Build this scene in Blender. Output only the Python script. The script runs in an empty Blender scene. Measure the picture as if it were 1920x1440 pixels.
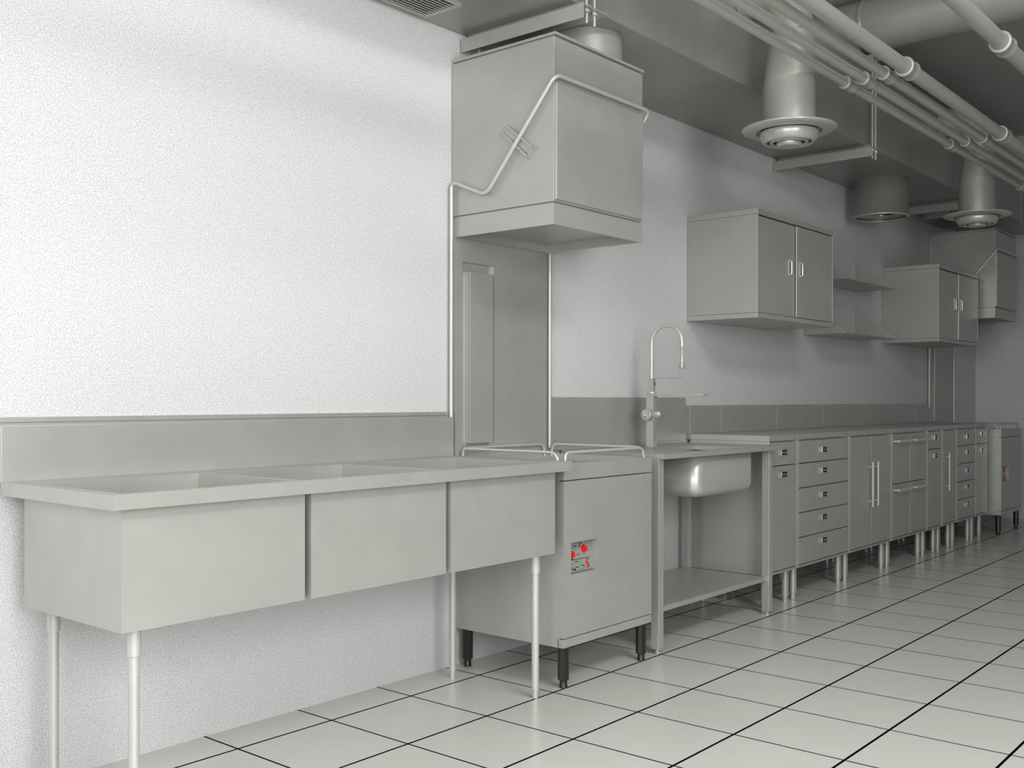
import bpy, bmesh, math, random
from mathutils import Vector, Matrix
S = bpy.context.scene
COL = S.collection
PI = math.pi

# ------------------------------------------------------------------ materials
def nodes(name):
    m = bpy.data.materials.new(name); m.use_nodes = True
    nt = m.node_tree
    return m, nt, nt.nodes['Principled BSDF']

def simple(name, col, rough=0.5, metal=0.0, spec=None):
    m, nt, b = nodes(name)
    b.inputs['Base Color'].default_value = (*col, 1)
    b.inputs['Roughness'].default_value = rough
    b.inputs['Metallic'].default_value = metal
    if spec is not None: b.inputs['IOR'].default_value = spec
    return m

def steel(name, c1, c2, rough=0.3, metal=0.5, scale=3.0, streak=False):
    m, nt, b = nodes(name)
    tc = nt.nodes.new('ShaderNodeTexCoord')
    mp = nt.nodes.new('ShaderNodeMapping')
    if streak: mp.inputs['Scale'].default_value = (1, 1, 0.25)
    geo = nt.nodes.new('ShaderNodeNewGeometry')
    nt.links.new(geo.outputs['Position'], mp.inputs['Vector'])
    n = nt.nodes.new('ShaderNodeTexNoise'); n.inputs['Scale'].default_value = scale
    n.inputs['Detail'].default_value = 5; n.inputs['Roughness'].default_value = 0.62
    nt.links.new(mp.outputs['Vector'], n.inputs['Vector'])
    r = nt.nodes.new('ShaderNodeValToRGB')
    r.color_ramp.elements[0].position = 0.3; r.color_ramp.elements[0].color = (*c1, 1)
    r.color_ramp.elements[1].position = 0.7; r.color_ramp.elements[1].color = (*c2, 1)
    nt.links.new(n.outputs['Fac'], r.inputs['Fac'])
    nt.links.new(r.outputs['Color'], b.inputs['Base Color'])
    mr = nt.nodes.new('ShaderNodeMapRange')
    mr.inputs['To Min'].default_value = rough - 0.04; mr.inputs['To Max'].default_value = rough + 0.06
    nt.links.new(n.outputs['Fac'], mr.inputs['Value'])
    nt.links.new(mr.outputs['Result'], b.inputs['Roughness'])
    b.inputs['Metallic'].default_value = metal
    return m

M = {}
M['steel'] = steel('brushed_steel', (0.405, 0.42, 0.39), (0.445, 0.457, 0.428), 0.36, 0.42, 5)
M['flue'] = steel('flue_sheet', (0.33, 0.345, 0.315), (0.38, 0.39, 0.36), 0.42, 0.25, 3)
M['duct'] = steel('galvanised_steel', (0.29, 0.293, 0.275), (0.37, 0.373, 0.35), 0.36, 0.45, 2.2, True)
M['tube'] = steel('polished_tube', (0.50, 0.515, 0.48), (0.55, 0.565, 0.53), 0.34, 0.35, 4)
M['chrome'] = simple('chrome', (0.55, 0.55, 0.54), 0.24, 0.8)
M['glossy'] = steel('glossy_sheet', (0.44, 0.455, 0.425), (0.50, 0.51, 0.48), 0.33, 0.4, 3)
M['pipe'] = steel('painted_pipe', (0.44, 0.455, 0.42), (0.49, 0.50, 0.465), 0.36, 0.3, 2)
M['black'] = simple('black_plastic', (0.012, 0.012, 0.012), 0.38)
M['dark'] = simple('shaded_hollow', (0.003, 0.003, 0.003), 0.9)  # near-black colour stands in for shade inside hollows
M['red'] = simple('red_plastic', (0.75, 0.008, 0.006), 0.3)
M['green'] = simple('green_plastic', (0.05, 0.36, 0.16), 0.35)
M['violet'] = simple('dark_violet_plastic', (0.03, 0.015, 0.05), 0.35)
M['panel'] = simple('panel_plate', (0.30, 0.30, 0.285), 0.45, 0.2)

M['dark_wall'] = steel('low_bounce_wall', (0.10, 0.10, 0.10), (0.12, 0.12, 0.12), 0.7, 0.0, 2)  # unseen walls coloured dark to cut bounced light
def wall_mat():
    m, nt, b = nodes('speckled_plaster')
    geo = nt.nodes.new('ShaderNodeNewGeometry')
    n = nt.nodes.new('ShaderNodeTexNoise'); n.inputs['Scale'].default_value = 260
    n.inputs['Detail'].default_value = 3; n.inputs['Roughness'].default_value = 0.7
    n2 = nt.nodes.new('ShaderNodeTexNoise'); n2.inputs['Scale'].default_value = 90
    n2.inputs['Detail'].default_value = 2
    nt.links.new(geo.outputs['Position'], n.inputs['Vector'])
    nt.links.new(geo.outputs['Position'], n2.inputs['Vector'])
    r = nt.nodes.new('ShaderNodeValToRGB'); e = r.color_ramp.elements
    e[0].position = 0.33; e[0].color = (0.36, 0.36, 0.362, 1)
    e[1].position = 0.56; e[1].color = (0.69, 0.688, 0.695, 1)
    nt.links.new(n.outputs['Fac'], r.inputs['Fac'])
    r2 = nt.nodes.new('ShaderNodeValToRGB'); e = r2.color_ramp.elements
    e[0].position = 0.35; e[0].color = (0.93, 0.93, 0.94, 1)
    e[1].position = 0.65; e[1].color = (1.0, 0.995, 0.98, 1)
    nt.links.new(n2.outputs['Color'], r2.inputs['Fac'])
    mx = nt.nodes.new('ShaderNodeMix'); mx.data_type = 'RGBA'; mx.blend_type = 'MULTIPLY'
    mx.inputs['Factor'].default_value = 1
    nt.links.new(r.outputs['Color'], mx.inputs['A']); nt.links.new(r2.outputs['Color'], mx.inputs['B'])
    nt.links.new(mx.outputs['Result'], b.inputs['Base Color'])
    b.inputs['Roughness'].default_value = 0.85
    bp = nt.nodes.new('ShaderNodeBump'); bp.inputs['Strength'].default_value = 0.35
    bp.inputs['Distance'].default_value = 0.002
    nt.links.new(n.outputs['Fac'], bp.inputs['Height']); nt.links.new(bp.outputs['Normal'], b.inputs['Normal'])
    return m
M['wall'] = wall_mat()

TX, TY, Y0 = 0.37, 0.3659, -0.1796
def floor_mat():
    m, nt, b = nodes('white_floor_tiles')
    geo = nt.nodes.new('ShaderNodeNewGeometry')
    sp = nt.nodes.new('ShaderNodeSeparateXYZ'); nt.links.new(geo.outputs['Position'], sp.inputs[0])
    def mth(op, a, bb):
        k = nt.nodes.new('ShaderNodeMath'); k.operation = op
        for i, v in enumerate((a, bb)):
            if v is None: continue
            if isinstance(v, (int, float)): k.inputs[i].default_value = v
            else: nt.links.new(v, k.inputs[i])
        return k.outputs[0]
    def line(out, off, size, w):
        q = mth('ADD', mth('DIVIDE', mth('SUBTRACT', out, off), size), 0.5)
        fr = mth('FRACT', q, None)
        d = mth('MULTIPLY', mth('ABSOLUTE', mth('SUBTRACT', fr, 0.5), None), size)
        return mth('LESS_THAN', d, w / 2)
    g = mth('MAXIMUM', line(sp.outputs['X'], 0.0, TX, 0.0072), line(sp.outputs['Y'], Y0, TY, 0.0088))
    n = nt.nodes.new('ShaderNodeTexNoise'); n.inputs['Scale'].default_value = 2.5
    nt.links.new(geo.outputs['Position'], n.inputs['Vector'])
    r = nt.nodes.new('ShaderNodeValToRGB'); e = r.color_ramp.elements
    e[0].color = (0.535, 0.53, 0.505, 1); e[1].color = (0.575, 0.57, 0.545, 1)
    nt.links.new(n.outputs['Fac'], r.inputs['Fac'])
    mx = nt.nodes.new('ShaderNodeMix'); mx.data_type = 'RGBA'
    nt.links.new(g, mx.inputs['Factor']); nt.links.new(r.outputs['Color'], mx.inputs['A'])
    mx.inputs['B'].default_value = (0.002, 0.002, 0.002, 1)
    nt.links.new(mx.outputs['Result'], b.inputs['Base Color'])
    rr = mth('ADD', mth('MULTIPLY', g, 0.6), 0.26); nt.links.new(rr, b.inputs['Roughness'])
    nt.links.new(mth('MULTIPLY', mth('SUBTRACT', 1.0, g), 0.5), b.inputs['Specular IOR Level'])
    return m
M['floor'] = floor_mat()
M['ceiling'] = steel('grey_ceiling_paint', (0.52, 0.51, 0.49), (0.56, 0.55, 0.53), 0.75, 0.0, 1.2)

# ------------------------------------------------------------------ mesh builder
class MB:
    def __init__(self): self.v = []; self.f = []; self.sm = []; self.mi = []; self.cur = 0
    def add(self, vs, fs, smooth=False):
        o = len(self.v); self.v += [tuple(p) for p in vs]
        for f in fs: self.f.append(tuple(i + o for i in f)); self.sm.append(smooth); self.mi.append(self.cur)
        return self
    def box(self, x0, x1, y0, y1, z0, z1, bev=0.0):
        if x0 > x1: x0, x1 = x1, x0
        if y0 > y1: y0, y1 = y1, y0
        if z0 > z1: z0, z1 = z1, z0
        bev = min(bev, (x1 - x0) * .45, (y1 - y0) * .45, (z1 - z0) * .45)
        if bev <= 0:
            vs = [(x, y, z) for z in (z0, z1) for y in (y0, y1) for x in (x0, x1)]
            fs = [(0, 2, 3, 1), (4, 5, 7, 6), (0, 1, 5, 4), (2, 6, 7, 3), (0, 4, 6, 2), (1, 3, 7, 5)]
            return self.add(vs, fs)
        bm = bmesh.new(); bmesh.ops.create_cube(bm, size=1)
        for w in bm.verts:
            w.co = Vector(((x0 + x1) / 2 + w.co.x * (x1 - x0), (y0 + y1) / 2 + w.co.y * (y1 - y0), (z0 + z1) / 2 + w.co.z * (z1 - z0)))
        bmesh.ops.bevel(bm, geom=list(bm.edges), offset=bev, segments=2, affect='EDGES', profile=0.5)
        return self.bm(bm)
    def bm(self, bm, smooth=False):
        bm.verts.ensure_lookup_table()
        for i, w in enumerate(bm.verts): w.index = i
        self.add([w.co.copy() for w in bm.verts], [[w.index for w in f.verts] for f in bm.faces], smooth)
        bm.free(); return self
    def prism(self, pts, axis, a, b):
        """extrude polygon pts (2D) along axis from a to b"""
        n = len(pts)
        def P(p, t):
            if axis == 'x': return (t, p[0], p[1])
            if axis == 'y': return (p[0], t, p[1])
            return (p[0], p[1], t)
        vs = [P(p, a) for p in pts] + [P(p, b) for p in pts]
        fs = [tuple(range(n)), tuple(range(2 * n - 1, n - 1, -1))]
        for i in range(n): fs.append((i, i + n, (i + 1) % n + n, (i + 1) % n))
        return self.add(vs, fs)
    def lathe(self, prof, c=(0, 0, 0), axis='z', seg=32, smooth=True, closed=False):
        """prof: (r, t) along axis from c"""
        def P(r, t, a):
            u, w = r * math.cos(a), r * math.sin(a)
            if axis == 'z': q = (u, w, t)
            elif axis == 'x': q = (t, u, w)
            else: q = (w, t, u)
            return (c[0] + q[0], c[1] + q[1], c[2] + q[2])
        n = len(prof); vs = []; fs = []
        for k in range(seg):
            for r, t in prof: vs.append(P(r, t, 2 * PI * k / seg))
        rng = n if closed else n - 1
        for k in range(seg):
            k2 = (k + 1) % seg
            for i in range(rng):
                j = (i + 1) % n
                fs.append((k * n + i, k2 * n + i, k2 * n + j, k * n + j))
        self.add(vs, fs, smooth)
        if not closed:
            for i in (0, n - 1):
                if prof[i][0] > 1e-6: self.add([vs[k * n + i] for k in range(seg)], [tuple(range(seg))])
        return self
    def tube(self, pts, r, seg=12, fillet=0.0, fs=6, caps=True):
        """swept tube through pts with rounded corners"""
        P = [Vector(p) for p in pts]
        if fillet > 0 and len(P) > 2:
            Q = [P[0]]
            for i in range(1, len(P) - 1):
                a, b, c = P[i - 1], P[i], P[i + 1]
                d1 = (a - b); d2 = (c - b); fl = min(fillet, d1.length * .48, d2.length * .48)
                p1 = b + d1.normalized() * fl; p2 = b + d2.normalized() * fl
                for k in range(fs + 1):
                    t = k / fs; Q.append(p1 * (1 - t) ** 2 + b * 2 * t * (1 - t) + p2 * t * t)
            Q.append(P[-1]); P = Q
        dirs = []
        for i in range(len(P)):
            a = P[max(i - 1, 0)]; b = P[min(i + 1, len(P) - 1)]
            if 0 < i < len(P) - 1: d = (P[i] - a).normalized() + (b - P[i]).normalized()
            else: d = b - a
            dirs.append(d.normalized())
        up = Vector((0, 0, 1)) if abs(dirs[0].z) < .9 else Vector((1, 0, 0))
        u = dirs[0].cross(up).normalized()
        vs = []
        for i, p in enumerate(P):
            d = dirs[i]; u = (u - d * u.dot(d)).normalized(); w = d.cross(u)
            sc = 1.0
            if 0 < i < len(P) - 1:
                cs = (P[i] - P[i - 1]).normalized().dot(d); sc = 1 / max(cs, .5)
            rr = r[i] if isinstance(r, (list, tuple)) else r
            seg_dir = (P[min(i + 1, len(P) - 1)] - P[max(i - 1, 0)])
            bn = None
            if sc > 1.001:
                n1 = (P[i] - P[i - 1]).normalized(); n2 = (P[i + 1] - P[i]).normalized()
                bn = (n2 - n1); bn = bn.normalized() if bn.length > 1e-6 else None
            for k in range(seg):
                a = 2 * PI * k / seg
                o = (u * math.cos(a) + w * math.sin(a)) * rr
                if bn is not None: o = o + bn * (o.dot(bn)) * (sc - 1)
                vs.append(p + o)
        n = len(P); F = []
        for i in range(n - 1):
            for k in range(seg):
                k2 = (k + 1) % seg
                F.append((i * seg + k, i * seg + k2, (i + 1) * seg + k2, (i + 1) * seg + k))
        self.add(vs, F, True)
        if caps:
            self.add(vs[:seg], [tuple(range(seg))]); self.add(vs[-seg:], [tuple(range(seg))])
        return self
    def use(self, i): self.cur = i; return self
    def build(self, name, mat, parent=None, bevel=0.0, extra=()):
        root = Vector((0, 0, 0)); p = parent
        while p is not None: root += p.location; p = p.parent
        me = bpy.data.meshes.new(name)
        me.from_pydata([tuple(Vector(v) - root) for v in self.v], [], self.f)
        me.materials.append(M[mat] if isinstance(mat, str) else mat)
        for e_ in extra: me.materials.append(M[e_])
        for p_, s, mi in zip(me.polygons, self.sm, self.mi): p_.use_smooth = s; p_.material_index = mi
        me.validate(); me.update()
        b2 = bmesh.new(); b2.from_mesh(me); bmesh.ops.recalc_face_normals(b2, faces=b2.faces); b2.to_mesh(me); b2.free()
        o = bpy.data.objects.new(name, me); COL.objects.link(o)
        if parent is not None: o.parent = parent
        if bevel > 0:
            md = o.modifiers.new('edge_bevel', 'BEVEL'); md.width = bevel; md.segments = 2; md.limit_method = 'ANGLE'; md.angle_limit = math.radians(50)
        return o

def B(x0, x1, y0, y1, z0, z1, bev=0.0): return MB().box(x0, x1, y0, y1, z0, z1, bev)
def thing(name, loc, label, cat, group=None):
    o = bpy.data.objects.new(name, None); o.location = loc; COL.objects.link(o)
    o.empty_display_size = 0.1
    o['label'] = label; o['category'] = cat
    if group: o['group'] = group
    return o
def struct(o): o['kind'] = 'structure'; return o
def dup(root, off, label, group=None):
    def rec(o, par):
        c = o.copy(); COL.objects.link(c)
        if par is not None: c.parent = par
        for ch in kids[o]: rec(ch, c)
        return c
    allk = [root]; kids = {}
    i = 0
    while i < len(allk):
        kids[allk[i]] = list(allk[i].children); allk += kids[allk[i]]; i += 1
    c = rec(root, None); c.location = root.location + Vector(off); c['label'] = label
    if group: c['group'] = group
    return c

# ------------------------------------------------------------------ room shell
ZC = 3.444; XE = 6.68; XL = -4.3; YF = -5.0
struct(B(XL - .2, XE + .2, YF - .2, .2, -.1, 0).build('floor', 'floor'))
struct(B(XL - .2, XE + .2, YF - .2, .2, ZC, ZC + .1).build('ceiling', 'ceiling'))
struct(B(XL - .2, XE + .2, 0, .2, 0, ZC).build('wall_back', 'wall'))
struct(B(XE, XE + .2, YF, 0, 0, ZC).build('wall_right', 'wall'))
WY0, WY1, WZ0, WZ1 = -3.6, -1.2, .7, 2.9        # daylight openings in the corner behind the camera
w = MB().box(XL - .2, XL, YF, 0, 0, WZ0).box(XL - .2, XL, YF, 0, WZ1, ZC).box(XL - .2, XL, YF, WY0, WZ0, WZ1).box(XL - .2, XL, WY1, 0, WZ0, WZ1)
struct(w.build('wall_left', 'dark_wall'))
WX0, WX1 = -4.0, -1.7
WZ0 = .8
w = MB().box(XL, XE, YF - .2, YF, 0, WZ0).box(XL, XE, YF - .2, YF, WZ1, ZC).box(XL, WX0, YF - .2, YF, WZ0, WZ1).box(WX1, XE, YF - .2, YF, WZ0, WZ1)
struct(w.build('wall_front', 'dark_wall'))
t = .06; fr = MB()
fr.box(XL - .16, XL - .08, WY0, WY1, WZ0, WZ0 + t).box(XL - .16, XL - .08, WY0, WY1, WZ1 - t, WZ1)
for k in range(3):
    yy = WY0 + (WY1 - WY0 - t) * k / 2; fr.box(XL - .16, XL - .08, yy, yy + t, WZ0 + t, WZ1 - t)
struct(fr.build('window_1', 'pipe'))
fr = MB().box(WX0, WX1, YF - .16, YF - .08, WZ0, WZ0 + t).box(WX0, WX1, YF - .16, YF - .08, WZ1 - t, WZ1)
for k in range(3):
    xx = WX0 + (WX1 - WX0 - t) * k / 2; fr.box(xx, xx + t, YF - .16, YF - .08, WZ0 + t, WZ1 - t)
struct(fr.build('window_2', 'pipe'))

# ------------------------------------------------------------------ triple sink
T = thing('triple_sink', (-1.24, -.32, 0), 'long pale steel sink bench with three deep square basins, nearest on the left', 'sink')
sx0, sx1, sy0 = -2.1268, -.352, -.6151; rz0, rz1 = .8154, .8516
ops = [(-2.088, -1.592), (-1.551, -1.03), (-.990, -.465)]
oy0, oy1 = -.583, -.140
r = MB().box(sx0, sx1, sy0, oy0, rz0, rz1).box(sx0, sx1, oy1, -.031, rz0, rz1)
xs = [sx0] + [a for o in ops for a in o] + [sx1]
for i in range(0, 8, 2): r.box(xs[i], xs[i + 1], oy0, oy1, rz0, rz1)
r.build('rim', 'steel', T)
for (a, b), (x0, x1) in zip(ops, [(-2.089, -1.5442), (-1.5226, -.9796), (-.9578, -.412)]):
    bz = .5186; y0, y1 = -.5843, -.0846
    bm = MB()
    a2, b2 = max(a, x0 + .003), min(b, x1 - .003)
    bm.box(x0, x1, y0, y1, bz, bz + .004)
    bq = bz + .004
    bm.box(x0, x1, y0, oy0, bq, rz0).box(x0, x1, oy1, y1, bq, rz0)
    bm.box(x0, a2, oy0, oy1, bq, rz0).box(b2, x1, oy0, oy1, bq, rz0)
    bs = bm.build('basin', 'steel', T)
    xc = (a + b) / 2
    MB().lathe([(0, 0), (.045, 0), (.048, .003), (.03, .0035), (.028, .001), (0, .001)], (xc, -.36, bz + .0045), seg=24).build('drain', 'chrome', bs)
B(sx0, -.358, -.031, -.012, rz1 - .004, 1.003, .0015).build('backsplash', 'steel', T)
MB().box(sx0, -.375, -.0115, -.001, rz1, 1.012).box(sx0, -.375, -.017, -.001, 1.012, 1.025).build('wall_strip', 'steel', T)
for (lx, ly) in ((-2.031, -.538), (-.4674, -.538), (-2.031, -.129), (-.4674, -.129)):
    lg = MB().lathe([(.0135, .03), (.0135, .45)], (lx, ly, 0), seg=16).lathe([(.0172, .4495), (.0172, .5185)], (lx, ly, 0), seg=12).build('leg', 'tube', T)
    MB().lathe([(.0105, 0), (.0105, .032)], (lx, ly, 0), seg=14).build('foot', 'tube', lg)

# ------------------------------------------------------------------ hood dishwasher
def dishwasher():
    T = thing('dishwasher', (-.0425, -.28, 0), 'grey pass-through hood dishwasher with raised hood, right beside the three-basin sink', 'dishwasher', 'hood dishwashers')
    x0, x1 = -.341, .2565; yf = -.5697
    # body with open top tank
    b = MB()
    b.box(x0, x1, yf + .02, -.012, .1583, .19).box(x0, x0 + .004, yf + .02, -.012, .19, .776).box(x1 - .004, x1, yf + .02, -.012, .19, .776).box(x0, x1, -.016, -.012, .19, .776)
    b.build('body', 'steel', T)
    # front panel with recess for controls
    cx0, cx1, cz0, cz1 = -.295, -.129, .425, .543; g0, g1 = .1940, .7730
    p = MB().box(x0, cx0, yf, yf + .02, g0, g1).box(cx1, x1, yf, yf + .02, g0, g1).box(cx0, cx1, yf, yf + .02, g0, cz0).box(cx0, cx1, yf, yf + .02, cz1, g1)
    # recess liner
    p.box(cx0 - .002, cx0, yf + .02, -.50, cz0, cz1).box(cx1, cx1 + .002, yf + .02, -.50, cz0, cz1).box(cx0, cx1, yf + .02, -.50, cz0 - .002, cz0).box(cx0, cx1, yf + .02, -.50, cz1, cz1 + .002)
    p.build('front_panel', 'steel', T)
    # side gap lines shown as returns
    B(x0, x1, yf, yf + .03, .1583, .1905, .001).build('kick_strip', 'steel', T)
    t = MB(); tz0, tz1 = .7768, .8369
    t.box(x0, x1, yf, yf + .012, tz0, tz1).box(x0, x1, -.024, -.012, tz0, tz1).box(x0, x0 + .012, yf + .012, -.024, tz0, tz1).box(x1 - .012, x1, yf + .012, -.024, tz0, tz1).box(x0 + .012, x1 - .012, yf + .012, -.024, tz0, .812)
    t.build('wash_tank', 'steel', T)
    # tilted control plate
    def cp(x, s, o):   # s: 0 top .. 1 bottom, o: out of plate
        z = .541 + (.427 - .541) * s; y = -.530 - .027 * s
        n = Vector((0, -.114, .027)).normalized()
        return Vector((x, y, z)) + Vector((0, n.y, n.z)) * o
    c = MB(); xa, xb = cx0 + .001, cx1 - .001
    vs = [cp(xa, 0, 0), cp(xb, 0, 0), cp(xb, 1, 0), cp(xa, 1, 0), cp(xa, 0, -.004), cp(xb, 0, -.004), cp(xb, 1, -.004), cp(xa, 1, -.004)]
    c.add(vs, [(0, 1, 2, 3), (7, 6, 5, 4), (0, 4, 5, 1), (1, 5, 6, 2), (2, 6, 7, 3), (3, 7, 4, 0)])
    cpn = c.build('control_panel', 'panel', T)
    def slab(xa, xb, s0, s1, o0, o1, name, mat):
        vs = [cp(xa, s0, o1), cp(xb, s0, o1), cp(xb, s1, o1), cp(xa, s1, o1), cp(xa, s0, o0), cp(xb, s0, o0), cp(xb, s1, o0), cp(xa, s1, o0)]
        return MB().add(vs, [(0, 1, 2, 3), (7, 6, 5, 4), (0, 4, 5, 1), (1, 5, 6, 2), (2, 6, 7, 3), (3, 7, 4, 0)]).build(name, mat, cpn)
    slab(cx1 - .016, cx1 - .012, .03, .95, 0, .004, 'frame_bar', 'panel')
    slab(xa, cx1 - .012, .94, .965, 0, .004, 'frame_bar', 'panel')
    slab(xa, cx1 - .012, .595, .61, 0, .0012, 'groove', 'black')
    n = Vector((0, -.114, .027)).normalized()
    def disc(x, s, r, h, name, mat, seg=16, dome=False, sq=1.0):
        m = MB(); ctr = cp(x, s, 0); U = Vector((1, 0, 0)); W = n.cross(U)
        rings = [(r, 0), (r * .95, h), (0.001, h * 1.05)] if not dome else [(r, 0), (r * .97, h * .6), (r * .6, h), (.001, h * 1.1)]
        vs = []; F = []
        for (rr, hh) in rings:
            for k in range(seg):
                a = 2 * PI * k / seg; vs.append(ctr + n * hh + U * rr * math.cos(a) + W * rr * sq * math.sin(a))
        for i in range(len(rings) - 1):
            for k in range(seg): F.append((i * seg + k, i * seg + (k + 1) % seg, (i + 1) * seg + (k + 1) % seg, (i + 1) * seg + k))
        return m.add(vs, F, False).build(name, mat, cpn)
    w0 = cx0; W_ = cx1 - cx0
    for (u, s) in ((.17, .42), (.68, .31)): disc(w0 + W_ * (u + .02), s, .0125, .014, 'knob', 'red', 12)
    disc(w0 + W_ * .47, .46, .0035, .004, 'indicator_lamp', 'red', 10)
    for (u, s) in ((.22, .19), (.41, .18), (.58, .2), (.64, .12), (.75, .2), (.29, .5), (.22, .57), (.32, .38)):
        disc(w0 + W_ * u, s, .0028, .003, 'indicator_dot', 'black', 8)
    for (u, s, mt) in ((.20, .80, 'panel'), (.46, .77, 'green'), (.72, .74, 'red'), (.22, .915, 'violet'), (.49, .90, 'green'), (.74, .88, 'red')):
        disc(w0 + W_ * (u + .02), s, .0078, .005, 'push_button', mt, 14, True, .6)
    for (u, s) in ((.38, .675), (.80, .655), (.36, .85), (.60, .835), (.79, .815), (.12, .875)):
        slab(w0 + W_ * (u - .05), w0 + W_ * (u + .05), s - .012, s + .012, 0, .0012, 'indicator_dot', 'black')
    # legs
    for lx, ly in ((-.296, -.535), (.231, -.535), (-.296, -.05), (.231, -.05)):
        lg = MB().lathe([(.0215, .03), (.0215, .158)], (lx, ly, 0), seg=8, smooth=False).build('leg', 'black', T)
        MB().lathe([(.0155, 0), (.0155, .006), (.0145, .007), (.0145, .03)], (lx, ly, 0), seg=16).build('foot', 'black', lg)
    # basket rails on the tank top
    zr = .8775; rr = .0055; zb = .826; f = .03
    a, c_, y0, y1 = x0 + .012, x1 - .012, -.552, -.035
    for pts in ([(a, y1 - .02, zb), (a, y1 - .02, zr), (a, y0 + .03, zr), (a, y0 + .01, zb)],
                [(a + .02, y0, zb), (a + .02, y0, zr), (c_ - .03, y0, zr), (c_ - .02, y0, zb)],
                [(c_, y0 + .01, zb), (c_, y0 + .02, zr), (c_, y1 - .03, zr), (c_, y1 - .02, zb)],
                [(a + .02, y1, zb), (a + .02, y1, zr), (c_ - .03, y1, zr), (c_ - .02, y1, zb)]):
        MB().tube(pts, rr, 10, f).build('basket_rail', 'tube', T)
    # rear column plate with channel and cover
    ix0, ix1, iz1 = -.295, -.102, 1.632
    cl = MB().box(x0 + .002, ix0, -.02, -.002, .16, 1.80).box(ix1, x1 - .002, -.02, -.002, .16, 1.80).box(ix0, ix1, -.02, -.002, iz1, 1.80).box(ix0, ix1, -.006, -.002, .16, iz1)
    cl = cl.build('rear_column', 'steel', T)
    B(-.262, -.118, -.031, -.006, .895, 1.594, .0015).build('column_cover', 'steel', cl)
    # hood: skirt, shell, lid, door
    yh = -.522
    h = MB()
    h.box(x0 + .012, x1 - .012, yh + .012, -.004, 1.79, 2.426)
    h.box(x0, x1, yh, -.004, 1.8092, 2.4195, .0015)
    hd = h.build('hood', 'steel', T)
    s = MB(); z0, z1 = 1.7247, 1.8035
    s.box(x0, x1, yh, yh + .012, z0, z1).box(x0, x1, -.034, -.022, z0, z1).box(x0, x0 + .012, yh + .012, -.034, z0, z1).box(x1 - .012, x1, yh + .012, -.034, z0, z1)
    s.box(x0 + .012, x1 - .012, yh + .012, -.034, z0 + .035, z0 + .04)
    s.build('hood_skirt', 'steel', hd)
    B(x0, x1 + .003, yh - .006, -.004, 2.4262, 2.4365, .001).build('hood_lid', 'steel', hd)
    B(x0 + .005, x1 - .008, yh - .009, yh + .0005, 1.8165, 2.25, .003).build('hood_door', 'steel', hd)
    # lift handle bent round the hood
    xh, xr = x0 - .021, x1 + .021; fr_ = -.545
    pts = [(xh, -.02, 1.0045), (xh, -.02, 1.945), (xh, -.205, 1.868), (xh, fr_, 2.268), (xr, fr_, 2.268), (xr, -.205, 1.868), (xr, -.02, 1.945), (xr, -.02, .86)]
    MB().tube(pts, .0078, 12, .035).build('lift_handle', 'tube', T)
    # slotted pivot bracket on each side of the hood
    for (xa, xb) in ((x0 - .016, x0 - .0003), (x1 + .0003, x1 + .016)):
        m = MB()
        def bar(y0_, z0_, y1_, z1_, wd, xo, xi):
            d = Vector((0, y1_ - y0_, z1_ - z0_)).normalized(); nn = Vector((0, -d.z, d.y)) * wd / 2
            p = [Vector((0, y0_, z0_)) + nn, Vector((0, y1_, z1_)) + nn, Vector((0, y1_, z1_)) - nn, Vector((0, y0_, z0_)) - nn]
            m.prism([(q.y, q.z) for q in p], 'x', xo, xi)
        bar(-.302, 2.122, -.437, 2.012, .008, xa, xb); bar(-.280, 2.098, -.410, 1.986, .008, xa, xb)
        bar(-.437, 2.02, -.406, 1.984, .008, (xa if xa < 0 and xa < x0 else xa), xb)
        inn = (xa + xb) / 2
        bar(-.292, 2.110, -.424, 1.999, .026, (inn if xa < x0 else xa), (xb if xa < x0 else inn))
        m.build('pivot_bracket', 'steel', hd)
    return T
D1 = dishwasher()
D2 = dup(D1, (5.707, 0, 0), 'grey pass-through hood dishwasher at the far end, beyond the row of base cabinets')

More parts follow.
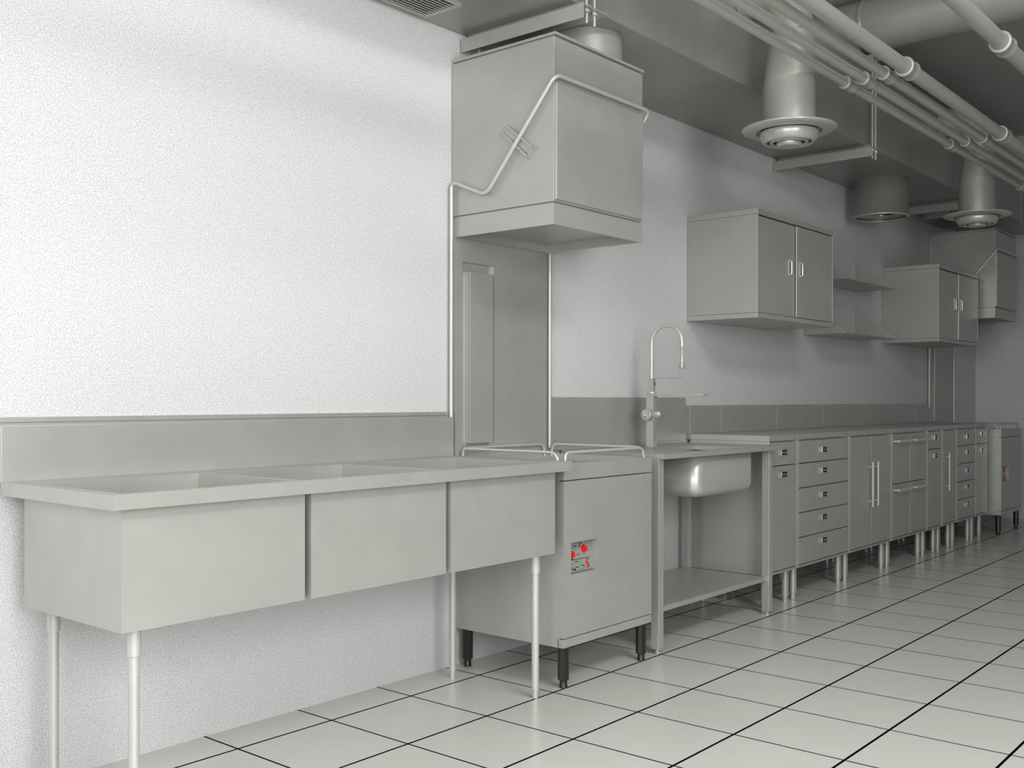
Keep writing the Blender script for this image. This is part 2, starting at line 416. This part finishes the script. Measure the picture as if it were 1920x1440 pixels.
# ------------------------------------------------------------------ work table with inset basin
T = thing('sink_table', (.93, -.29, 0), 'open-framed steel table with one rounded basin and low shelf', 'sink table')
tx0, tx1, ty0, tz0, tz1 = .363, 1.484, -.567, .8236, .8448
hx0, hx1, hy0, hy1 = .70, 1.18, -.515, -.245
tp = MB().box(tx0, tx1, ty0, hy0, tz0, tz1).box(tx0, tx1, hy1, -.021, tz0, tz1).box(tx0, hx0, hy0, hy1, tz0, tz1).box(hx1, tx1, hy0, hy1, tz0, tz1)
tp.build('table_top', 'steel', T)
def basin(x0, x1, y0, y1, z0, z1, r, wall=.004):
    def ring(x0, x1, y0, y1, r, z, n=6):
        out = []
        for (cx, cy, a0) in ((x1 - r, y1 - r, 0), (x0 + r, y1 - r, PI / 2), (x0 + r, y0 + r, PI), (x1 - r, y0 + r, 1.5 * PI)):
            for k in range(n + 1):
                a = a0 + k * PI / 2 / n; out.append((cx + r * math.cos(a), cy + r * math.sin(a), z))
        return out
    rings = []
    def shell(off, zb):
        R = []
        R.append(ring(x0 + off, x1 - off, y0 + off, y1 - off, r - off, z1))
        for k in range(0, 7):
            a = k * PI / 2 / 6; s = (1 - math.cos(a)) * r * .8; dz = r * .8 * (1 - math.sin(a))
            R.append(ring(x0 + off + s, x1 - off - s, y0 + off + s, y1 - off - s, max(r - off - s * .7, .008), zb + dz))
        return R
    o = shell(0, z0); i = shell(wall, z0 + wall)
    seq = list(reversed(o)) + i
    # order: outer bottom .. outer top, inner top .. inner bottom
    m = MB(); n = len(seq[0]); vs = [p for rg in seq for p in rg]; F = []
    for a in range(len(seq) - 1):
        for k in range(n): F.append((a * n + k, a * n + (k + 1) % n, (a + 1) * n + (k + 1) % n, (a + 1) * n + k))
    m.add(vs, F, True); m.add(seq[0], [tuple(range(n))]); m.add(seq[-1], [tuple(range(n))])
    return m
bs = basin(hx0 - .006, hx1 + .062, -.535, -.225, .632, tz0 - .0003, .055).build('basin', 'glossy', T)
MB().lathe([(0, 0), (.04, 0), (.043, .003), (.028, .0035), (0, .001)], ((hx0 + hx1) / 2 + .03, -.38, .6375), seg=24).build('drain', 'chrome', bs)
B(.292, 1.4594, -.02, -.001, tz1 + .0003, 1.0846, .001).build('backsplash', 'steel', T)
B(tx0, 1.385, -.034, -.0205, tz1, tz1 + .014, .002).build('rear_lip', 'steel', T)
for lx in (.3457 + .018, 1.388):
    for ly in (-.5375, -.075):
        lg = B(lx, lx + .039, ly, ly + .039, .018, tz0 - .0003, .0015).build('leg', 'steel', T)
        MB().lathe([(.013, 0), (.013, .004), (.010, .005), (.010, .02)], (lx + .0195, ly + .0195, 0), seg=14).build('foot', 'steel', lg)
MB().box(.404, 1.387, -.522, -.05, .186, .192).box(.404, 1.387, -.522, -.517, .170, .186).box(.404, 1.387, -.055, -.05, .170, .186).build('shelf', 'steel', T)

# ------------------------------------------------------------------ faucet
fx, fy = .885, -.170
T = thing('faucet', (fx, fy, tz1), 'tall square-bodied tap with gooseneck spout and side wheel knob on the sink table', 'faucet')
B(fx - .019, fx + .019, fy - .019, fy + .019, tz1 + .0003, 1.103, .0012).build('body', 'steel', T)
MB().lathe([(.019, 1.103), (.0195, 1.106), (.0195, 1.112), (.015, 1.114)], (fx, fy, 0), seg=20).build('collar', 'tube', T)
up = MB().box(fx - .013, fx + .013, fy - .013, fy + .013, 1.1135, 1.176, .001).build('upper_body', 'steel', T)
for z in (1.145, 1.153): MB().lathe([(.003, 0), (.003, .004)], (fx + .004, fy - .0172, z), axis='y', seg=8).build('screw', 'black', up)
pts = [(fx, fy, 1.176), (fx, fy, 1.345)]
ry = .168 / 2
for k in range(1, 16):
    a = PI * k / 16; pts.append((fx, fy - ry + ry * math.cos(a), 1.345 + ry * math.sin(a)))
pts += [(fx, fy - 2 * ry, 1.345), (fx, fy - 2 * ry, 1.325)]
MB().tube(pts, .0092, 14).build('gooseneck', 'tube', T)
nz = MB().lathe([(.0078, 1.252), (.0078, 1.322), (.0088, 1.323), (.0088, 1.327)], (fx, fy - 2 * ry, 0), seg=16).build('spray_tube', 'tube', T)
MB().lathe([(.015, 1.220), (.016, 1.221), (.0078, 1.251), (.0078, 1.253)], (fx, fy - 2 * ry, 0), seg=18).build('nozzle', 'steel', nz)
lv = MB().box(fx - .006, fx + .006, fy - .165, fy - .0132, 1.1745, 1.182, .001).build('upper_lever', 'steel', T)
sp = MB().box(fx - .008, fx + .008, fy - .285, fy - .0192, 1.0915, 1.1025, .001)
sp.tube([(fx, fy - .285, 1.0985), (fx, fy - .305, 1.0985)], .0045, 10).build('swing_spout', 'steel', T)
MB().lathe([(.019, -.040), (.021, -.038), (.021, .030), (.025, .031), (.025, .038), (.020, .040)], (fx, fy - .004, 1.0), axis='x', seg=28).build('valve_barrel', 'steel', T)
k = MB().lathe([(.026, -.052), (.0285, -.050), (.0285, -.040), (.026, -.038)], (fx, fy, 1.0), axis='x', seg=32)
wk = k.build('wheel_knob', 'steel', T)
c4 = MB()
for a in (PI / 4, 3 * PI / 4):
    d = Vector((0, math.cos(a), math.sin(a))) * .024; c = Vector((fx - .055, fy, 1.0))
    c4.tube([c - d, c + d], .004, 8)
c4.lathe([(.006, -.066), (.008, -.064), (.008, -.052)], (fx, fy, 1.0), axis='x', seg=14)
c4.build('grip_cross', 'tube', wk)

# ------------------------------------------------------------------ base cabinets
CY = -.4877; CZ0, CZ1 = .8609, .8898; KB = .1761
X = [1.4865, 1.827, 2.527, 3.206, 3.878, 4.197, 4.522, 4.990, 5.285]
def cup_handle(x, z, par, w=.088, h=.034):
    y = CY - .0005
    m = MB(); t = .005
    m.box(x - w / 2, x - w / 2 + t * 1.5, y - .009, y, z - h / 2, z + h / 2, .001).box(x + w / 2 - t, x + w / 2, y - .004, y, z - h / 2, z + h / 2, .001)
    m.box(x - w / 2, x + w / 2, y - .004, y, z + h / 2 - t, z + h / 2, .001).box(x - w / 2, x + w / 2, y - .004, y, z - h / 2, z - h / 2 + t, .001)
    m.box(x - w / 2 + t, x + w / 2 - t, y - .007, y - .0025, z - .0035, z + .0035, .001)
    m.use(1).box(x - w / 2 + t, x + w / 2 - t, y - .0012, y - .0002, z - h / 2 + t, z + h / 2 - t)  # black plate painted as the shaded recess of the handle
    return m.build('cup_handle', 'chrome', par, extra=('dark',))
def bar_v(x, z0, z1, par, y=-.5145):
    m = MB().tube([(x, y, z0), (x, y, z1)], .0062, 12)
    for z in (z0 + .032, z1 - .03): m.tube([(x, y, z), (x, CY - .0006, z)], .004, 8)
    return m.build('bar_handle', 'tube', par)
def bar_h(x0, x1, z, par, y=-.521):
    m = MB().box(x0, x1, y - .004, y + .005, z - .0095, z + .0095, .001)
    for x in (x0 + .012, x1 - .012): m.box(x - .005, x + .005, y + .005, CY - .0006, z - .005, z + .005)
    return m.build('bar_handle', 'tube', par)
def cabinet(i, kind, label):
    x0, x1 = X[i], X[i + 1]; e = .0006
    T = thing('base_cabinet', ((x0 + x1) / 2, -.25, 0), label, 'cabinet', 'steel base cabinets under the long counter')
    x0 += e; x1 -= e; s = .012
    c = MB().box(x0, x0 + s, CY, -.03, KB, CZ0 - .0005, .001).box(x1 - s, x1, CY, -.03, KB, CZ0 - .0005, .001)
    c.box(x0 + s, x1 - s, CY, -.03, KB, KB + .012, .001).box(x0 + s, x1 - s, -.034, -.03, KB + .012, CZ0 - .0005).box(x0 + s, x1 - s, CY + .02, -.034, CZ0 - .01, CZ0 - .0005)
    c.build('carcass', 'steel', T)
    B(x0 - e + .0003, x1 + e - .0003, CY, -.001, CZ0, CZ1, .001).build('worktop', 'steel', T)
    B(x0 - e + .0003, x1 + e - .0003, -.03, -.001, CZ1 + .0004, 1.0421, .001).build('backsplash', 'steel', T)
    a, b = x0 + s + .002, x1 - s - .002; zb, zt = KB + .0165, CZ0 - .0075; yb = CY + .018
    def front(n, xa, xb, za, zz): return B(xa, xb, CY + .0005, yb, za, zz, .0008).build(n, 'steel', T)
    g = .0024
    if kind == 'drawers':
        zs = [zb, .3355, .468, .6005, .7325, zt]; hz = [.292, .422, .547, .682, .797]
        for k in range(5):
            d = front('drawer', a, b, zs[k] + (g if k else 0), zs[k + 1] - (g if k < 4 else 0))
            cup_handle((x0 + x1) / 2 - (.012 if i == 1 else -.02), hz[k], d)
    elif kind == 'drawer_door':
        d = front('door', a, b, zb, .7325 - g); cup_handle((x0 + x1) / 2 + (0 if i == 0 else (-.0 if i == 7 else .008)), .685, d, .085)
        d = front('drawer', a, b, .7325 + g, zt); cup_handle((x0 + x1) / 2 + (0 if i == 0 else (-.0 if i == 7 else .008)), .800 if i == 0 else .812, d, .085)
    elif kind == 'two_doors':
        m = 2.863
        d = front('door', a, m - g, zb, zt); bar_v(m - .043, .426, .697, d)
        d = front('door', m + g, b, zb, zt); bar_v(m + .043, .426, .697, d)
    elif kind == 'four_doors':
        m = 3.541; zm = .534
        for (xa, xb) in ((a, m - g), (m + g, b)):
            d = front('door', xa, xb, zb, zm - g); bar_h(xa + .014, xb - .045, .497, d)
            d = front('door', xa, xb, zm + g, zt); bar_h(xa + .014, xb - .045, .809, d)
    elif kind == 'one_door':
        d = front('door', a, b, zb, zt); bar_v(a + .055, .426, .697, d)
    for lx in (x0 + .05, x1 - .045):
        for ly in (-.437, -.08):
            lg = MB().lathe([(.019, .03), (.019, KB)], (lx, ly, 0), seg=18).build('leg', 'steel', T)
            MB().lathe([(.0155, 0), (.0155, .031)], (lx, ly, 0), seg=16).build('foot', 'steel', lg)
    return T
cabinet(0, 'drawer_door', 'narrow grey steel base cabinet right behind the sink table, one drawer above one door')
cabinet(1, 'drawers', 'wide steel base cabinet with five stacked drawers, nearer of the two such')
cabinet(2, 'two_doors', 'wide steel base cabinet with two tall doors and vertical bar handles')
cabinet(3, 'four_doors', 'wide steel base cabinet with four small doors and horizontal bar handles')
cabinet(4, 'drawer_door', 'narrow steel base cabinet with drawer over door, just past the one with horizontal bar handles')
cabinet(5, 'one_door', 'narrow steel base cabinet with a single tall door and one vertical bar handle')
cabinet(6, 'drawers', 'five-drawer steel base cabinet near the far end of the counter')
cabinet(7, 'drawer_door', 'last narrow steel base cabinet, one drawer over door, beside the far dishwasher')

# ------------------------------------------------------------------ wall cabinets
def wall_cabinet(x0, x1, label):
    z0, z1, y0 = 1.4965, 2.058, -.4167
    T = thing('wall_cabinet', ((x0 + x1) / 2, -.2, z0), label, 'wall cabinet', 'steel wall cabinets with twin sliding doors')
    c = MB().box(x0, x0 + .012, y0, -.001, z0 + .0265, z1 - .0295, .001).box(x1 - .012, x1, y0, -.001, z0 + .0265, z1 - .0295, .001).box(x0 + .012, x1 - .012, -.006, -.001, z0 + .0265, z1 - .0295)
    c.build('carcass', 'steel', T)
    B(x0, x1, y0, -.001, z1 - .0285, z1, .0012).build('top_panel', 'steel', T)
    B(x0, x1, y0, -.001, z0, z0 + .0255, .0012).build('bottom_panel', 'steel', T)
    xm = x0 + (x1 - x0) * .475
    for k, (a, b, yy) in enumerate(((x0 + .0135, xm + .004, y0 + .010), (xm + .012, x1 - .022, y0 + .001))):
        d = B(a, b, yy, yy + .010, z0 + .0285, z1 - .0345, .0015).build('door', 'steel', T)
        hx = (xm - .055) if k == 0 else (xm + .062)
        m = MB().box(hx - .012, hx + .012, yy - .0015, yy - .0002, 1.746, 1.836, .0005)
        m.tube([(hx, yy - .001, 1.752), (hx, yy - .011, 1.756), (hx, yy - .011, 1.826), (hx, yy - .001, 1.830)], .0055, 10, .006)
        m.build('door_handle', 'chrome', d)
    return T
wall_cabinet(1.5, 2.455, 'large grey wall cabinet with two doors above the sink table, nearer one')
wall_cabinet(4.332, 5.283, 'grey wall cabinet with two doors farther back, right of the shelves')

# ------------------------------------------------------------------ shelves
def shelf(z, label):
    x0, x1, d = 2.966, 3.836, .288
    T = thing('wall_shelf', ((x0 + x1) / 2, -.1, z), label, 'shelf', 'open steel wall shelves')
    B(x0, x1, -d, -.001, z, z + .006, .0008).build('board', 'steel', T)
    B(x0, x1, -.004, -.001, z + .006, z + .036).build('rear_flange', 'steel', T)
    for a in (x0, x1 - .004):
        MB().prism([(-.004, z + .0062), (-d + .002, z + .0062), (-d + .002, z + .010), (-.03, z + .222), (-.004, z + .222)], 'x', a, a + .004).build('side_bracket', 'steel', T)
    return T
shelf(1.838, 'upper open steel shelf with triangular ends between the two wall cabinets')
shelf(1.494, 'lower open steel shelf with triangular ends between the two wall cabinets')

# ------------------------------------------------------------------ air duct
ZD, YD, DT = 2.555, -.565, 3.05
T = thing('air_duct', (.7, -.28, ZD), 'large rectangular sheet-metal air duct running along the top of the wall', 'duct')
segs = [(-4.29, -.205), (-.195, 2.66), (2.70, 5.95), (5.96, 6.67)]
for a, b in segs:
    B(a, b, YD, -.001, ZD, DT, .003).build('duct_section', 'duct', T)
for a, b in ((-.205, -.195), (2.66, 2.70), (5.95, 5.96)):
    B(a, b, YD + .012, -.001, ZD + .004, DT - .002).build('seam_joint', 'duct', T)

def bracket(x, label):
    T = thing('duct_bracket', (x, -.3, 2.479), label, 'bracket', 'steel channels carrying the air duct')
    y0, y1, z0, z1 = -.62, -.008, 2.479, 2.533; t = .005
    MB().box(x, x + t, y0, y1, z0, z1).box(x + t, x + .165, y0, y1, z1 - t, z1).build('channel', 'steel', T)
    for (dx, yy) in ((.045, y0 + .018), (.095, y0 + .018), (.045, y1 - .06)):
        r = MB().lathe([(.0062, z1 - .06), (.0062, DT + .03 if yy < -.56 else ZD - .001)], (x + dx, yy, 0), seg=10).build('threaded_rod', 'steel', T)
        MB().lathe([(.0115, z1 - t - .012), (.0115, z1 - t - .001)], (x + dx, yy, 0), seg=6, smooth=False).lathe([(.0165, z1 - t - .0155), (.0165, z1 - t - .0125)], (x + dx, yy, 0), seg=16).build('nut', 'steel', r)
    MB().box(x + .03, x + .16, YD - .03, -.02, z1, ZD - .0005).build('packing_strip', 'duct', T)
    MB().box(x + .02, x + .12, y0, -.001, DT + .001, DT + .02).build('top_bar', 'steel', T)  # added flat bar across the duct top, hidden from view
    return T
bracket(-.293, 'steel channel under the duct directly above the near dishwasher hood')
bracket(2.522, 'steel channel under the duct beside the drum fan, between fan and near diffuser')
bracket(4.59, 'steel channel under the duct behind the far round diffuser')

# round fan drums under the duct
def drum(x, y, r, z0, name, label, cat, fan=True):
    T = thing(name, (x, y, z0), label, cat)
    if fan:
        MB().lathe([(r - .014, z0), (r + .004, z0), (r + .004, z0 + .012), (r, z0 + .012), (r, ZD - .0005), (r - .004, ZD - .0005), (r - .004, z0 + .012), (r - .014, z0 + .012)], (x, y, 0), seg=48, closed=True).build('drum_shell', 'steel', T)
        inn = MB().lathe([(r - .0045, z0 + .016), (r - .0045, z0 + .02)], (x, y, 0), seg=40).build('inner_plate', 'duct', T)
        hub = MB().lathe([(.035, z0 + .004), (.04, z0 + .006), (.04, z0 + .016)], (x, y, 0), seg=20)
        hub.build('fan_hub', 'steel', T)
        for k in range(3):
            a = 2 * PI * k / 3 + .5; c, s = math.cos(a), math.sin(a)
            m = MB(); L = r - .03; w = .035
            P = [Vector((x + c * .03 - s * w * q, y + s * .03 + c * w * q, z0 + .006 + .007 * (q > 0))) for q in (-1, 1)] + [Vector((x + c * L - s * w * q, y + s * L + c * w * q, z0 + .006 + .007 * (q > 0))) for q in (1, -1)]
            U = [p + Vector((0, 0, .002)) for p in P]
            m.add(P + U, [(0, 1, 2, 3), (7, 6, 5, 4), (0, 4, 5, 1), (1, 5, 6, 2), (2, 6, 7, 3), (3, 7, 4, 0)]).build('fan_blade', 'steel', T)
    else:
        MB().lathe([(r, z0), (r, ZD - .0005)], (x, y, 0), seg=48).build('pipe_wall', 'flue', T)
        MB().lathe([(r + .004, z0), (r + .004, z0 + .008)], (x, y, 0), seg=48).build('collar', 'steel', T)
    return T
drum(3.590, -.27, .178, 2.302, 'drum_fan', 'short wide round fan drum hanging under the duct between the two diffusers', 'fan')
drum(.085, -.335, .168, 2.4368, 'exhaust_stub', 'round exhaust pipe joining the top of the near dishwasher hood to the duct', 'exhaust pipe', False)

# ------------------------------------------------------------------ round diffusers
def diffuser(x, label):
    y, r = -.80, .116; z = 2.288
    T = thing('air_diffuser', (x, y, z), label, 'air diffuser', 'round ring diffusers hanging off the duct')
    zt = 2.735
    MB().tube([(x, y, z + .022), (x, y, z + .20), (x + .012, y - .012, zt)], [r, r, .098], 40).build('vent_pipe', 'flue', T)
    MB().tube([(x + .012, y - .012, zt), (x + .012, y - .008, zt + .05), (x + .012, y + .02, zt + .16), (x + .012, y + .12, zt + .215), (x + .012, YD - .003, zt + .215)], .094, 40).build('elbow', 'flue', T)
    MB().tube([(x + .012, y - .008, zt - .006), (x + .012, y - .020, zt + .010)], .104, 40).build('joint_band', 'flue', T)
    ro, ri = .212, .142; prof = []
    for k in range(12):
        a = 2 * PI * k / 12; prof.append(((ro + ri) / 2 + (ro - ri) / 2 * math.cos(a), z + .011 + .009 * math.sin(a) - .006 * math.cos(a) * -1))
    MB().lathe(prof, (x, y, 0), seg=64, closed=True).build('outer_ring', 'glossy', T)
    MB().lathe([(ri - .001, z + .012), (ri + .02, z + .022), (r - .002, z + .024), (r - .002, z + .018)], (x, y, 0), seg=48, closed=True).build('throat', 'pipe', T)
    MB().lathe([(.128, z + .004), (.132, z - .002), (.129, z - .020), (.121, z - .036), (.112, z - .046), (.105, z - .048), (.098, z - .044), (.100, z - .036), (.112, z - .02), (.118, z + .004)], (x, y, 0), seg=64, closed=True).build('middle_ring', 'glossy', T)
    MB().lathe([(.086, z - .026), (.090, z - .032), (.086, z - .046), (.080, z - .050), (.072, z - .046), (.074, z - .036), (.078, z - .026)], (x, y, 0), seg=48, closed=True).build('inner_ring', 'glossy', T)
    MB().lathe([(.094, z - .018), (.094, z - .016), (0, z - .016)], (x, y, 0), seg=40).build('inner_baffle', 'dark', T)
    MB().lathe([(.052, z - .020), (.056, z - .032), (.056, z - .052), (.050, z - .062), (.040, z - .064), (.030, z - .058), (.014, z - .060), (0.0005, z - .062)], (x, y, 0), seg=40).build('centre_cap', 'glossy', T)
    return T
diffuser(1.045, 'pale round ring diffuser on an elbow pipe, the nearer and larger-looking one')
diffuser(3.900, 'pale round ring diffuser on an elbow pipe, farther one above the back wall cabinet')

# ------------------------------------------------------------------ air vents
def vent(x0, x1, y0, y1, zb, label):
    T = thing('air_vent', ((x0 + x1) / 2, (y0 + y1) / 2, zb), label, 'vent', 'louvred vents under the duct')
    z1 = ZD - .0004; m = MB(); fx_, fy_ = .02, .012
    m.box(x0, x1, y0, y0 + fy_, zb, z1).box(x0, x1, y1 - fy_, y1, zb, z1).box(x0, x0 + fx_, y0 + fy_, y1 - fy_, zb, z1).box(x1 - fx_, x1, y0 + fy_, y1 - fy_, zb, z1)
    m.build('frame', 'steel', T)
    B(x0 + fx_, x1 - fx_, y0 + fy_, y1 - fy_, z1 - .0015, z1).build('backing', 'dark', T)  # black sheet stands in for the unlit space behind the slats
    n = 9
    for k in range(n):
        yy = y0 + fy_ + (y1 - y0 - 2 * fy_) * (k + .8) / (n + .6)
        B(x0 + fx_, x1 - fx_, yy, yy + .0058, zb + .0005, zb + .002).build('slat', 'steel', T)
    return T
vent(-1.06, -.535, -.238, -.052, ZD - .014, 'louvred grille in the duct underside at the top, left of the dishwasher')
vent(5.04, 5.60, -.262, -.076, ZD - .045, 'small boxed louvre vent under the far end of the duct')

# ------------------------------------------------------------------ overhead pipes
def pipe(y, z, r, label, joints=(-1.736, -.236, 1.264, 2.764, 4.264, 5.764), group='slim overhead pipes along the ceiling'):
    T = thing('overhead_pipe', (.7, y, z), label, 'pipe', group)
    MB().lathe([(r, XL - .05), (r, XE - .002)], (0, y, z), axis='x', seg=28).build('pipe_run', 'pipe', T)
    for j in joints:
        k = r * 1.36
        prof = [(r * 1.01, -.012), (k * .97, -.012), (k * 1.05, -.006), (k * 1.05, .001), (k * .97, .006), (k * .95, .070), (k * 1.0, .076), (k * 1.03, .083), (k * .98, .088), (r * 1.01, .090)]
        MB().lathe([(a, b + j) for a, b in prof], (0, y, z), axis='x', seg=32, closed=True).build('coupling', 'pipe', T)
pipe(-.971, 2.535, .0212, 'slim pale overhead pipe, first of the four parallel, closest to the duct')
pipe(-1.058, 2.537, .0218, 'slim overhead pipe, second of the four parallel counted from the duct')
pipe(-1.150, 2.542, .0222, 'slim overhead pipe, third of the four parallel counted from the duct')
pipe(-1.243, 2.552, .0310, 'thicker overhead pipe, outermost of the four parallel pipes')
pipe(-1.655, 2.556, .0322, 'single thick overhead pipe running apart from the four, at top right', (-1.73, -.23, 1.21, 2.71, 4.21, 5.71))
T = thing('cross_duct', (2.65, -2.8, 3.27), 'fat round ventilation pipe crossing the ceiling at top right', 'duct')
MB().lathe([(.150, -4.99), (.150, -.002)], (2.652, 0, 3.274), axis='y', seg=64).build('pipe_run', 'glossy', T)
for j in (-.56, -3.0): MB().lathe([(.151, j), (.156, j + .004), (.156, j + .03), (.151, j + .034)], (2.652, 0, 3.274), axis='y', seg=64, closed=True).build('joint_band', 'glossy', T)

T = thing('added_fill_lamp', (-.9, -3.4, ZC - .05), 'added unseen fill lamp under the ceiling, above the standing area in front of the sink bench', 'lamp')  # added lamp outside the view, brightens the near floor
MB().box(-1.7, -.1, -3.9, -2.9, ZC - .055, ZC - .001, .004).build('housing', 'pipe', T)
# ------------------------------------------------------------------ light
PL, PF = 110, 165
def area(name, loc, rot, sx, sy, power, col=(1, 1, 1)):
    l = bpy.data.lights.new(name, 'AREA'); l.shape = 'RECTANGLE'; l.size = sx; l.size_y = sy; l.energy = power; l.color = col
    o = bpy.data.objects.new(name, l); o.location = loc; o.rotation_euler = rot; COL.objects.link(o); return o
area('window_daylight', (XL - .03, (WY0 + WY1) / 2, (.7 + WZ1) / 2), (0, -PI / 2, 0), WZ1 - .7, WY1 - WY0, PL, (1, 1, .985))
area('window_daylight', ((WX0 + WX1) / 2, YF - .03, (WZ0 + WZ1) / 2), (PI / 2, 0, 0), WX1 - WX0, WZ1 - WZ0, PF, (1, 1, .985))
area('added_fill_light', (-.9, -3.4, ZC - .062), (0, 0, 0), 1.5, .9, 85, (1, 1, .98))  # added fill light for the near floor, source not in view
wd = bpy.data.worlds.new('world'); S.world = wd; wd.use_nodes = True
wd.node_tree.nodes['Background'].inputs['Color'].default_value = (.9, .95, 1, 1)
wd.node_tree.nodes['Background'].inputs['Strength'].default_value = 1.0

# ------------------------------------------------------------------ camera
f = 1935.67; cyo = 33.93; yaw = math.radians(-49.897); pitch = math.radians(-.186); roll = math.radians(.0688)
fw = Vector((-math.sin(yaw) * math.cos(pitch), math.cos(yaw) * math.cos(pitch), math.sin(pitch)))
rt = Vector((math.cos(yaw), math.sin(yaw), 0)); uu = rt.cross(fw)
r2 = rt * math.cos(roll) + uu * math.sin(roll); u2 = -rt * math.sin(roll) + uu * math.cos(roll)
cam = bpy.data.cameras.new('camera'); co = bpy.data.objects.new('camera', cam); COL.objects.link(co)
mt = Matrix((r2, u2, -fw)).transposed().to_4x4(); mt.translation = Vector((-3.36283, -2.86571, 1.07729)); co.matrix_world = mt
cam.sensor_fit = 'HORIZONTAL'; cam.sensor_width = 36; cam.lens = 36 * f / 1920; cam.shift_y = cyo / 1920; cam.clip_start = .05
S.camera = co
S.view_settings.view_transform = 'Standard'; S.view_settings.look = 'None'; S.view_settings.gamma = 1
S.view_settings.use_curve_mapping = False; S.view_settings.exposure = -0.1
